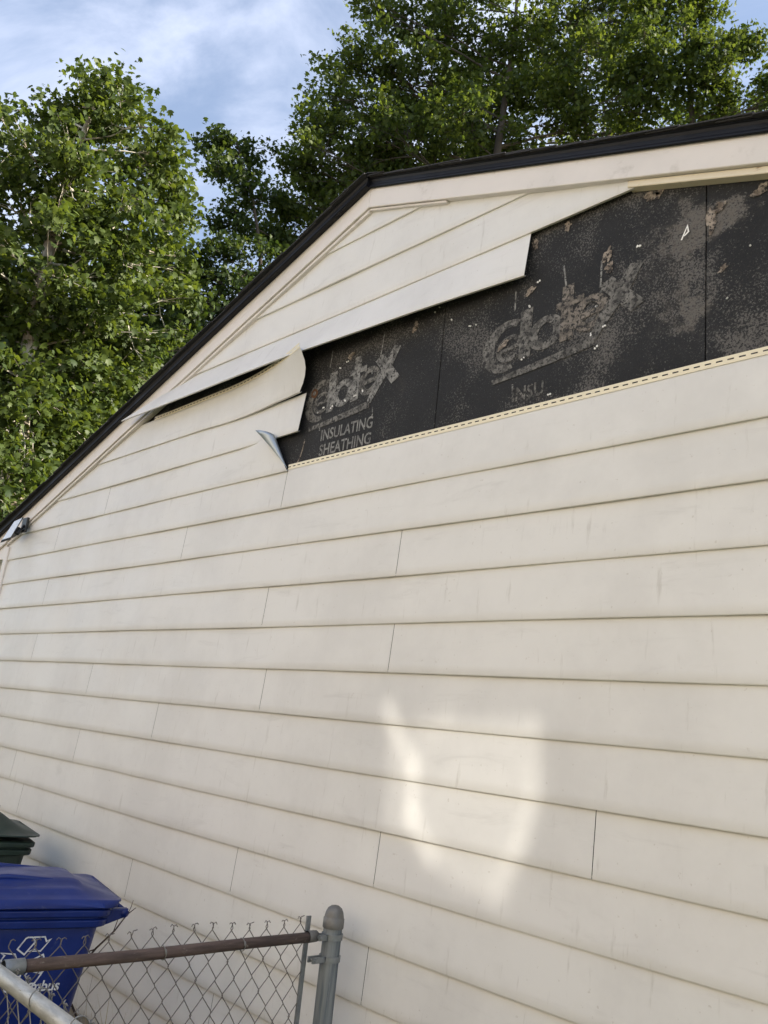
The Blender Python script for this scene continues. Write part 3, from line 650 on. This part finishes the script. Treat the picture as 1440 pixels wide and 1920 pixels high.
# ------------------------------------------------------------------ wheeled bins
def rrect(hx, hy, r, z, n=5):
    P = []
    for cx, cy, a0 in ((hx-r, hy-r, 0), (-hx+r, hy-r, 90), (-hx+r, -hy+r, 180), (hx-r, -hy+r, 270)):
        for i in range(n+1):
            a = rad(a0+90*i/n); P.append((cx+r*math.cos(a), cy+r*math.sin(a), z))
    return P
def stack(rings, cap0=True, cap1=True):
    mb = MB(); k = len(rings[0])
    for rg in rings: mb.v += rg
    for i in range(len(rings)-1):
        for j in range(k):
            q_ = (j+1) % k; mb.f.append((i*k+j, i*k+q_, (i+1)*k+q_, (i+1)*k+j))
    if cap0: mb.f.append(tuple(reversed(range(k))))
    if cap1: mb.f.append(tuple((len(rings)-1)*k+j for j in range(k)))
    return mb
def cart(loc, rz, mtl, label, kind):
    c = empty('wheeled_bin', loc, rz); tag(c, label, 'bin', 'wheeled bins beside the siding')
    hx = lambda z: .235+.125*min(1, z/.93); hy = lambda z: .215+.085*min(1, z/.93)
    rings = [rrect(hx(z)*(.97 if z < .05 else 1), hy(z)*(.97 if z < .05 else 1), .06, z) for z in (.04, .09, .3, .6, .88, .93)]
    body = stack(rings).build('body', mtl, c, True); bevel(body, .004, 2)
    rim = stack([rrect(.362, .302, .06, .920), rrect(.385, .325, .065, .926), rrect(.388, .328, .065, .950), rrect(.372, .312, .06, .955), rrect(.372, .312, .06, .961), rrect(.395, .335, .065, .965), rrect(.397, .337, .065, .986), rrect(.385, .325, .06, .992)]).build('rim', mtl, c)
    bevel(rim, .004, 2)
    # lid: skirt plus dome sampled on a grid
    nx, ny = 44, 34; V = []; F = []
    lx0, lx1, ly = -.415, .43, .345
    ss = lambda t: (lambda q: q*q*(3-2*q))(max(0, min(1, t)))
    for i in range(nx+1):
        for j in range(ny+1):
            u = i/nx; v = j/ny*2-1; x = lx0+(lx1-lx0)*u; y = ly*v
            k_ = min((x-lx0), (lx1-x))
            if kind == 0:
                ex = ss((lx1-x)/.21)*ss((x-lx0)/.24); ey = ss((ly-abs(y))/.23)
                h = .004+.022*ss((ly-abs(y))/.02)+.046*ex*(.30*ey+.70*ey**.8)
                if abs(y) < .17 and -.22 < x < .30: h += .010*ss((.17-abs(y))/.02)*ss((.30-x)/.03)
                if abs(abs(y)-.235) < .012 and -.3 < x < .26: h += .006
            else:
                ex = ss((lx1-x)/.30)*ss((x-lx0)/.30); ey = ss((ly-abs(y))/.26)
                h = .030+.12*ex*ey
                if x > .36: h += .03*ss((x-.36)/.06)*ss((.2-abs(y))/.03)
            # round the plan corners
            r = .08; cx = max(0, abs(x-(lx0+lx1)/2)-((lx1-lx0)/2-r)); cy = max(0, abs(y)-(ly-r)); d = math.hypot(cx, cy)
            if d > r:
                f_ = r/d; x = (lx0+lx1)/2+math.copysign((lx1-lx0)/2-r+cx*f_, x-(lx0+lx1)/2); y = math.copysign(ly-r+cy*f_, y)
            V.append((x, y, .994+h))
    for i in range(nx):
        for j in range(ny):
            a_ = i*(ny+1)+j; F.append((a_, a_+ny+1, a_+ny+2, a_+1))
    lid = mesh('lid', V, F, mtl, c, True); s_ = lid.modifiers.new('thick', 'SOLIDIFY'); s_.thickness = .006; s_.offset = -1
    # ribs and hinge ears on the lid
    for yy in (-.14, .14): mesh_ = MB().tube([(-.24, yy, 1.058), (0, yy, 1.077), (.2, yy, 1.062), (.31, yy, 1.030)] if kind == 0 else [(-.2, yy, 1.14), (0, yy, 1.158), (.2, yy, 1.12), (.3, yy, 1.07)], .011, 8).build('lid_rib', mtl, lid, True)
    # handle: bar on two brackets at the wall end
    for sy in (-1, 1):
        bevel(MB().prism([(.36, sy*.27-.018, .92), (.46, sy*.27-.018, .955), (.465, sy*.27-.018, .985), (.36, sy*.27-.018, .985)], [(.36, sy*.27+.018, .92), (.46, sy*.27+.018, .955), (.465, sy*.27+.018, .985), (.36, sy*.27+.018, .985)]).build('handle_bracket', mtl, c), .005, 2)
        wh = MB().lathe([(.03, -.03), (.115, -.03), (.128, -.02), (.128, .02), (.115, .03), (.03, .03)], (.24, sy*.235, .128), 24, 'y').build('wheel', M['tyre'], c, True)
    MB().tube([(.45, -.29, .968), (.45, .29, .968)], .016, 12).build('handle_bar', mtl, c, True)
    return c, body
bin1, body1 = cart((-3.650, -.945, .015), rad(78), M['blue'], 'blue recycling bin with white arrows symbol behind the rusty rail', 0)
bin1.scale = (1, .86, 1.02)
bin2, body2 = cart((-5.20, -.64, 0), rad(260), M['green'], 'dark green lidded bin behind the blue one, at the left edge', 1)
bin2.scale = (1, 1, 1.045)
# print on the blue bin: side face leans, so points follow it
def side(lx, z): return (lx, -(.215+.085*z/.93)-.0018, z)
def printed(mb, name): mb.v = [side(x, z) for x, _, z in mb.v]; return mb.build(name, M['print'], body1)
P1 = [(-105, 95), (-48, 185), (-30, 194), (8, 194), (22, 186), (38, 150), (-35, 48)]
P2 = [(26, 194), (120, 195), (142, 155), (176, 172), (105, 75), (3, 75), (52, 92), (40, 148)]
sc = .080/196; cxl, czl = .105, .812
for k in range(3):
    for Pq in (P1, P2):
        a = rad(-120*k); pp = [(cxl+sc*(x*math.cos(a)-y*math.sin(a)), czl+sc*(x*math.sin(a)+y*math.cos(a))) for x, y in Pq]
        printed(MB().ribbon(pp, .0055, closed=True), 'recycling_arrow')
tm = text_mesh('City of Columbus', .052, 1, .0010, .12); wmax = max(v[0] for v in tm.v)
tm.v = [(.245-.36+v[0]*.36/wmax, 0, .703+v[2]) for v in tm.v]
for q_ in islands(tm): printed(q_, 'printed_letter')

# ------------------------------------------------------------------ twigs and weeds by the wall
tw = empty('dead_twig', (-3.02, -.35, 0)); tag(tw, 'dry forked twig leaning behind the blue bin and fence', 'twig')
def twc(o): o.parent = tw; o.matrix_parent_inverse = Matrix.Translation(tw.location).inverted(); return o
def ryz(px, py, y): return ray_y(px, py, y)
twc(MB().tube([(-3.02, -.35, 0), ryz(120, 1850, -.62), ryz(180, 1778, -.52), ryz(215, 1745, -.42), ryz(238, 1715, -.33), ryz(255, 1702, -.28)], [.006, .005, .0042, .0036, .0028, .0015], 6).build('stem', M['twig'], smooth=True))
twc(MB().tube([ryz(212, 1748, -.42), ryz(222, 1722, -.40), ryz(224, 1716, -.39)], [.0022, .0018, .001], 5).build('side_shoot', M['twig'], smooth=True))
twc(MB().tube([ryz(240, 1713, -.33), ryz(246, 1700, -.31), ryz(250, 1688, -.3)], [.002, .0016, .001], 5).build('side_shoot', M['twig'], smooth=True))
twc(MB().tube([ryz(178, 1780, -.52), ryz(160, 1786, -.55), ryz(140, 1798, -.6)], [.003, .0024, .0015], 5).build('side_shoot', M['twig'], smooth=True))
def blades(name, n, box, hh, mtl, label):
    V = []; F = []
    for i in range(n):
        x, y = random.uniform(box[0], box[1]), random.uniform(box[2], box[3]); h = random.uniform(*hh); a = random.uniform(0, 6.28); wd = random.uniform(.0025, .006); ln = random.uniform(.05, .5)*h; b = random.uniform(0, 6.28)
        for s in range(4):
            f_ = s/3; ww = wd*(1-f_*.9); ox, oy = ln*f_*f_*math.cos(b), ln*f_*f_*math.sin(b)
            V += [(x+ox-ww*math.cos(a), y+oy-ww*math.sin(a), h*(f_-.15*f_*f_)), (x+ox+ww*math.cos(a), y+oy+ww*math.sin(a), h*(f_-.15*f_*f_))]
        k = len(V)-8
        for s in range(3): F.append((k+2*s, k+2*s+1, k+2*s+3, k+2*s+2))
    return tag(mesh(name, V, F, mtl), label, 'grass', None, 'stuff')
blades('grass', 9000, (-7.0, -1.6, -1.3, -.03), (.08, .30), M['grass'], 'green grass along the foot of the siding')
blades('dry_grass', 900, (-4.6, -2.5, -1.0, -.05), (.15, .52), M['straw'], 'dry straw stalks among the grass behind the fence')

# ------------------------------------------------------------------ trees
def leaf_template(kind):
    if kind == 's': prof = [(0, -.38), (.22, -.34), (.50, -.10), (.30, .02), (.36, .30), (.13, .24), (0, .60)]
    else: prof = [(0, -.36), (.20, -.36), (.48, -.16), (.22, .00), (.42, .22), (.14, .20), (0, .56)]
    pts = prof+[(-x, y) for x, y in reversed(prof[1:-1])]
    V = np.array([(0, -.06, .05)]+[(x, y, -.10*abs(x)-.10*max(0, y)) for x, y in pts]); n = len(pts)
    return V, [(0, 1+i, 1+(i+1) % n) for i in range(n)]
def leaves(name, anchors, per, spread, size, mtl, kind, parent, tone):
    Vt, Ft = leaf_template(kind); nA = len(anchors); n = nA*per
    c = np.repeat(anchors, per, 0)+rng.normal(0, 1, (n, 3))*np.array([spread, spread, spread*.62])
    yaw = rng.uniform(0, 6.283, n); tilt = rng.normal(.75, .5, n); rollv = rng.normal(0, .45, n); s = size*rng.uniform(.4, 1.35, n)
    cy, sy = np.cos(yaw), np.sin(yaw); ct, st = np.cos(tilt), np.sin(tilt); cr, sr = np.cos(rollv), np.sin(rollv)
    Rz = np.zeros((n, 3, 3)); Rz[:, 0, 0] = cy; Rz[:, 0, 1] = -sy; Rz[:, 1, 0] = sy; Rz[:, 1, 1] = cy; Rz[:, 2, 2] = 1
    Rx = np.zeros((n, 3, 3)); Rx[:, 0, 0] = 1; Rx[:, 1, 1] = ct; Rx[:, 1, 2] = st; Rx[:, 2, 1] = -st; Rx[:, 2, 2] = ct
    Ry = np.zeros((n, 3, 3)); Ry[:, 1, 1] = 1; Ry[:, 0, 0] = cr; Ry[:, 0, 2] = sr; Ry[:, 2, 0] = -sr; Ry[:, 2, 2] = cr
    R_ = Rz@Rx@Ry
    V = np.einsum('nij,kj->nki', R_, Vt)*s[:, None, None]+c[:, None, :]
    k = len(Vt); F = (np.arange(n)[:, None, None]*k+np.array(Ft)[None]).reshape(-1, 3)
    me = bpy.data.meshes.new(name); me.vertices.add(n*k); me.vertices.foreach_set('co', V.reshape(-1).astype(np.float32))
    nf = len(F); me.loops.add(nf*3); me.loops.foreach_set('vertex_index', F.reshape(-1).astype(np.int32)); me.polygons.add(nf)
    me.polygons.foreach_set('loop_start', np.arange(0, nf*3, 3, dtype=np.int32)); me.polygons.foreach_set('loop_total', np.full(nf, 3, dtype=np.int32))
    me.update(); a = me.attributes.new('tone', 'FLOAT', 'POINT')
    clump = np.repeat(rng.uniform(-.22, .22, nA), per)
    tv = np.clip(tone+clump+rng.normal(0, .22, n), 0, 1.2); a.data.foreach_set('value', np.repeat(tv, k).astype(np.float32))
    me.materials.append(mtl); o = bpy.data.objects.new(name, me); C.objects.link(o); o.parent = parent; o['kind'] = 'stuff'
    return o
def curve_pts(a, b, sag, n=6):
    a, b = Vector(a), Vector(b); d = b-a; off = Vector((random.uniform(-1, 1), random.uniform(-1, 1), random.uniform(-.2, .6)))*sag*d.length
    return [a+d*(i/n)+off*math.sin(math.pi*i/n)+Vector((random.gauss(0, 1), random.gauss(0, 1), random.gauss(0, 1)))*(.012*d.length if 0 < i < n else 0) for i in range(n+1)]
def tree(label, base, trunk, r0_, blobs, dens, per, spread, size, barkm, leafm, kind, tone, group):
    T = empty('broadleaf_tree', base); tag(T, label, 'tree', group)
    def tc_(o): o.parent = T; o.matrix_parent_inverse = Matrix.Translation(T.location).inverted(); return o
    tr = [Vector(p) for p in trunk]; nT = len(tr)
    fine = []
    for i in range(nT-1):
        for s in range(4): fine.append(tr[i].lerp(tr[i+1], s/4))
    fine.append(tr[-1]); fine = [fine[0]]+[(fine[i-1]+fine[i]*2+fine[i+1])/4 for i in range(1, len(fine)-1)]+[fine[-1]]
    L_ = len(fine); rr = [r0_*(1-.86*i/(L_-1)) for i in range(L_)]
    tc_(MB().tube(fine, rr, 10).build('trunk', barkm, smooth=True))
    anchors = []; br = MB()
    for c, rx, rz in blobs:
        c = Vector(c)
        cand = [p for p in fine[L_//4:] if p.z < c.z+.2] or [fine[L_//3]]
        s = min(cand, key=lambda p: (p-c).length+.55*abs((c.z-p.z)-.45*(p-c).length)); i0 = fine.index(s); rs = min(rr[i0]*.45, .008+.009*(c-s).length)
        lp = curve_pts(s, c, .10, 6); br.tube(lp, [rs*(1-.75*i/6) for i in range(7)], 6, False)
        for _ in range(max(3, int(dens*(rx/.36)**2))):             # clumps of sprays, spread towards the outside of the limb's reach
            d = Vector((random.gauss(0, 1), random.gauss(0, 1), random.gauss(0, 1))).normalized(); q_ = random.random()**.45
            cc = c+Vector((d.x*rx, d.y*rx, d.z*rz))*q_*random.uniform(.8, 1.22)
            st_ = lp[random.choice((3, 4, 5, 6))]; bp = curve_pts(st_, cc, .12, 3); br.tube(bp, [rs*.32+.003, rs*.22+.002, .005, .003], 4, False)
            rc = spread*random.uniform(.9, 1.6)
            for _ in range(random.randint(4, 8)):
                p = cc+Vector((random.gauss(0, rc), random.gauss(0, rc), random.gauss(0, rc*.6)))
                anchors.append(p); br.tube([bp[2], (bp[2]+p)/2+Vector((0, 0, .02)), p], [.004, .003, .0012], 3, False)
    tc_(br.build('branches', barkm, smooth=True))
    A = np.array([tuple(p) for p in anchors])
    o = leaves('crown', A, per, spread, size, leafm, kind, T, tone); o.matrix_parent_inverse = Matrix.Translation(T.location).inverted()
    return T, A
def bl(lst, base_d): return [(at(px, py, base_d+dd), r, r*.8) for px, py, dd, r in lst]
# sunlit sycamore on the left
D1 = 10.0
syc = bl([(195, 175, 0, .60), (120, 195, .4, .62), (245, 235, -.3, .65), (175, 265, .6, .8), (70, 215, .8, .55), (285, 290, 0, .55), (40, 275, -.2, .8), (120, 330, -.6, .8), (225, 345, .5, .8), (300, 330, .8, .42),
          (-40, 320, 1, .9), (30, 400, .6, .9), (160, 430, 0, .85), (255, 430, -.4, .75), (310, 420, .5, .45), (90, 500, -.7, .9), (210, 520, .4, .85), (290, 500, .9, .6), (-50, 480, 0, 1.0), (20, 590, .8, .9),
          (130, 610, .1, .9), (240, 610, -.2, .8), (300, 590, .6, .55), (-40, 680, 0, 1.0), (60, 720, -.5, .85), (170, 720, .5, .9), (240, 700, .9, .6), (10, 810, .3, .9), (110, 800, .7, .8), (180, 790, 1.2, .6), (-60, 880, .5, .9), (50, 890, .9, .8), (0, 970, 1.4, .8), (90, 950, 2, .8),
          (-130, 560, .5, 1.1), (-150, 780, .5, 1.1), (-150, 400, .8, 1.0), (330, 380, .6, .35), (200, 860, 2, .6), (140, 870, 1.5, .7), (320, 480, .9, .4), (20, 690, 0, .8), (100, 660, .5, .8), (40, 780, -.2, .8), (110, 730, 1, .8), (20, 870, .2, .8), (-20, 930, .4, .8), (60, 830, 1.0, .8), (150, 660, 1, .7), (200, 640, 1, .7), (190, 740, 1.5, .6), (130, 830, 1.8, .7), (10, 930, -.7, .55), (45, 870, -.7, .55), (30, 800, -.8, .5), (-10, 860, -.8, .6)], D1); syc = [(c, r*.80, rz*.80) for c, r, rz in syc]
b1 = at(40, 1250, D1); b1.z = 0
T1, A1 = tree('tall sunlit sycamore with pale mottled bark at the left', (b1.x, b1.y, 0), [b1, at(30, 900, D1), at(48, 680, D1), at(75, 560, D1-.1), at(98, 430, D1), at(130, 330, D1+.1), at(160, 240, D1), at(180, 190, D1)], .125, syc, 3.2, 19, .095, .088, M['bark_pale'], M['leaf_syc'], 's', .52, 'trees behind the garage')
vt, ft = leaf_template('s'); lm = bpy.data.meshes.new('leaf'); lm.from_pydata([tuple(v*.095) for v in vt], [], ft); lm.materials.append(M['leaf_syc'])
la = lm.attributes.new('tone', 'FLOAT', 'POINT'); la.data.foreach_set('value', [.62]*len(vt))
for p in sorted((Vector(p) for p in A1), key=lambda p: (p-CAM).length)[:240]:
    o = bpy.data.objects.new('leaf', lm); C.objects.link(o); o.parent = T1; o.location = p+(CAM-p).normalized()*random.uniform(.02, .12)-T1.location
    o.rotation_euler = (random.gauss(-.7, .4), random.gauss(0, .4), random.uniform(0, 6.28))
# slim maple in the middle, shade put into its leaf colour
D2 = 15.0
mid = bl([(430, 265, 0, .42), (465, 300, .3, .5), (425, 330, -.2, .5), (400, 300, .3, .32), (490, 370, 0, .5), (440, 420, .4, .6), (400, 480, 0, .6), (470, 500, -.3, .7), (520, 450, .4, .5), (345, 505, .5, .5), (380, 570, .2, .7), (460, 590, .5, .75), (320, 570, .8, .55), (520, 545, .6, .6),
          (330, 640, 0, .7), (400, 660, .6, .7), (280, 700, .8, .6), (350, 720, 1.2, .6), (540, 390, .5, .45), (290, 640, 1.4, .5), (250, 760, 1.6, .6), (200, 830, 2, .6), (470, 660, 1.5, .6)], D2)
b2 = at(470, 1250, D2); b2.z = 0
tree('slim green maple coloured dark for shade, rising between the two larger trees', (b2.x, b2.y, 0), [b2, at(465, 900, D2), at(480, 650, D2), at(490, 480, D2), at(475, 380, D2), at(450, 290, D2), at(440, 255, D2)], .065, mid, 3.3, 18, .11, .102, M['bark'], M['leaf_painted_shade'], 'm', .35, 'trees behind the garage')
# maple filling the background between them, its leaves coloured as if shaded
D5 = 18.0
bk = bl([(280, 470, 0, .8), (330, 540, .5, .8), (230, 560, 0, 1.0), (300, 620, 0, 1.0), (150, 620, .5, 1.1), (220, 690, 0, 1.1), (60, 640, .4, 1.1), (120, 740, 0, 1.1), (20, 760, .5, 1.1), (180, 790, 0, 1.0), (60, 850, 0, 1.1), (-20, 900, .5, 1.1), (120, 880, 1, 1.0), (330, 690, .5, .8), (390, 620, .5, .8), (20, 960, 1, 1.0), (70, 520, .5, 1.0), (0, 560, .5, 1.1)], D5)
b5 = at(190, 1250, D5); b5.z = 0
tree('tree coloured dark as if shaded, filling the gap behind the sunlit sycamore', (b5.x, b5.y, 0), [b5, at(195, 900, D5), at(205, 720, D5), at(220, 600, D5), at(240, 520, D5), at(255, 470, D5)], .14, bk, 2.6, 16, .14, .135, M['bark'], M['leaf_painted_shade'], 'm', .40, 'trees behind the garage')
# large maple over the roof
D3 = 15.0
big = bl([(610, 300, 0, .8), (570, 330, .4, .5), (640, 200, .3, .8), (600, 230, 0, .55), (690, 120, 0, .75), (650, 140, .5, .45), (720, 30, .4, .7), (690, 20, 0, .35), (700, 250, -.4, .9), (780, 160, .2, .95), (760, 300, 0, .8), (820, 60, .3, .9), (860, 230, -.5, 1.0), (900, 110, .5, .95),
          (850, 10, .6, .6), (920, 270, .4, .8), (980, 170, 0, 1.0), (1000, 70, -.3, .8), (1060, 30, .4, .8), (1060, 230, .3, .8), (1100, 130, 0, .95), (1150, 40, .5, .9), (1180, 200, .2, .85), (1220, 110, -.3, .9), (1260, 20, .3, .85), (1290, 180, .4, .75), (1310, 90, .2, .7), (1320, 10, .5, .6),
          (1350, 130, 0, .55), (1375, 95, .2, .38), (1400, 85, 0, .22), (1370, 190, .6, .45), (1440, 170, .5, .45), (1480, 190, .3, .6), (1530, 160, .6, .7), (560, 400, .5, .7), (620, 400, .8, .8), (500, 430, 1, .5), (560, 480, 1, .7), (640, 330, 1.2, .7), (700, 330, 1.5, .7), (550, 300, .2, .3),
          (1250, -90, .5, .9), (1130, -90, 0, 1.0), (1010, -80, .3, .7), (860, -90, .2, .9), (740, -60, .3, .7), (930, -30, 2.0, .5), (1050, 320, 1.5, .8), (1200, 300, 1.5, .8), (900, 350, 1.5, .8), (1350, 250, 1.5, .7), (800, 380, 1.5, .8), (650, 400, 2, .9), (720, 350, 2.5, .9), (980, 330, 2.5, .9), (1130, 270, 2.5, .9), (1280, 260, 2.5, .9), (1420, 230, 2, .7), (860, 300, 2.5, 1.0), (760, 220, 2.5, 1.0), (900, 180, 2.5, 1.0), (1040, 140, 2.5, 1.0), (1180, 100, 2.5, .9)], D3)
PXS = {}
right_part = [b for b in big if b[0].x > at(1195, 100, D3).x+.3*0 and (b[0]-CAM).normalized().dot(RT) > (at(1190, 100, D3)-CAM).normalized().dot(RT)]
big = [b for b in big if b not in right_part]
b4 = at(1330, 1200, D3+.6); b4.z = 0
tree('yellow-green sunlit maple at the upper right above the roof', (b4.x, b4.y, 0), [b4, at(1320, 700, D3+.6), at(1310, 420, D3+.6), at(1300, 250, D3+.5), at(1290, 130, D3+.4), at(1275, 0, D3+.4), at(1265, -80, D3+.4)], .10, right_part, 3.0, 18, .12, .105, M['bark'], M['leaf_syc'], 'm', .48, 'trees behind the garage')
b3 = at(930, 1200, D3); b3.z = 0
tree('very wide tall maple spreading above the roof ridge', (b3.x, b3.y, 0), [b3, at(930, 700, D3), at(925, 420, D3), at(930, 300, D3), at(945, 200, D3), at(960, 100, D3), at(970, 0, D3), at(965, -80, D3)], .13, big, 3.1, 18, .12, .105, M['bark'], M['leaf_maple'], 'm', .42, 'trees behind the garage')

# ------------------------------------------------------------------ added spot lamp drawing the bright siding patch, an assumed window reflection
LY = -7.05
rl = bpy.data.lights.new('added_patch_spot', 'SPOT'); rl.energy = 850; rl.spot_size = rad(95); rl.spot_blend = 0; rl.shadow_soft_size = .043; rl.color = (1, .93, .80)  # lamp added for the patch; no pane reflects the sun here
ro = bpy.data.objects.new('added_patch_spot', rl); C.objects.link(ro); LX, LZ = 2.2, 4.8; ro.location = (LX, LY, LZ)
ro.rotation_euler = (rad(90), 0, 0)                      # looks along +y: local x = world x, local y = world z
rl.use_nodes = True; t = NT.__new__(NT); t.t = rl.node_tree; t.n = t.t.nodes; t.l = t.t.links; t.b = None
tcn = t.new('ShaderNodeTexCoord'); sp = t.new('ShaderNodeSeparateXYZ'); t.l.new(tcn.outputs['Normal'], sp.inputs[0])
az = t.math('ABSOLUTE', sp.outputs['Z']); dist_ = -LY
ux = t.math('ADD', t.math('MULTIPLY', t.math('DIVIDE', sp.outputs['X'], az), dist_), LX)
uz = t.math('ADD', t.math('MULTIPLY', t.math('DIVIDE', sp.outputs['Y'], az), dist_), LZ)
def capsule(ax, az_, bx, bz, r0c, soft, amp):
    dx, dz = bx-ax, bz-az_; l2 = dx*dx+dz*dz
    h = t.math('ADD', t.math('MULTIPLY', t.math('SUBTRACT', ux, ax), dx/l2), t.math('MULTIPLY', t.math('SUBTRACT', uz, az_), dz/l2))
    h = t.math('MINIMUM', t.math('MAXIMUM', h, 0.), 1.)
    ex = t.math('SUBTRACT', ux, t.math('ADD', t.math('MULTIPLY', h, dx), ax)); ez = t.math('SUBTRACT', uz, t.math('ADD', t.math('MULTIPLY', h, dz), az_))
    d = t.math('SQRT', t.math('ADD', t.math('MULTIPLY', ex, ex), t.math('MULTIPLY', ez, ez)))
    return t.ramp(d, max(0, r0c-soft), r0c+soft, amp, 0.)
def polyfill(pts, soft, amp):
    """convex polygon, counter-clockwise"""
    acc = None
    for i in range(len(pts)):
        (ax, az_), (bx, bz) = pts[i], pts[(i+1) % len(pts)]; ln = math.hypot(bx-ax, bz-az_); nx_, nz_ = -(bz-az_)/ln, (bx-ax)/ln
        d = t.math('ADD', t.math('ADD', t.math('MULTIPLY', ux, nx_), t.math('MULTIPLY', uz, nz_)), -(ax*nx_+az_*nz_))
        s_ = t.ramp(d, -soft, soft, 0., 1.); acc = s_ if acc is None else t.math('MULTIPLY', acc, s_)
    return t.math('MULTIPLY', acc, amp)
Q = lambda px, py: (lambda v: (v.x, v.z))(ray_y(px, py, -.008))
shapes = [polyfill([Q(760, 1560), Q(850, 1665), Q(920, 1690), Q(985, 1570), Q(1008, 1480), Q(1006, 1348), Q(775, 1352)], .009, .44),  # outline of the light patch, drawn into the added lamp's emission
          polyfill([Q(718, 1555), Q(790, 1590), Q(790, 1430), Q(728, 1330)], .009, .38),
          capsule(*Q(722, 1322), *Q(772, 1440), .008, .034, .85), capsule(*Q(772, 1440), *Q(768, 1530), .010, .040, .85), capsule(*Q(770, 1530), *Q(806, 1612), .010, .040, .80),
          capsule(*Q(835, 1338), *Q(828, 1362), .006, .028, .40), capsule(*Q(1000, 1350), *Q(1002, 1480), .008, .036, .20), capsule(*Q(1000, 1490), *Q(975, 1580), .010, .036, .32), capsule(*Q(972, 1590), *Q(930, 1690), .012, .038, .48),
          capsule(*Q(675, 1590), *Q(680, 1615), .02, .05, .16)]
acc = shapes[0]
acc = t.math('MAXIMUM', shapes[0], shapes[1])
for s_ in shapes[2:]: acc = t.math('ADD', acc, s_)
em = t.n.get('Emission') or t.new('ShaderNodeEmission'); t.l.new(acc, em.inputs['Strength'])
outn = t.n.get('Light Output') or t.new('ShaderNodeOutputLight'); t.l.new(em.outputs[0], outn.inputs[0])
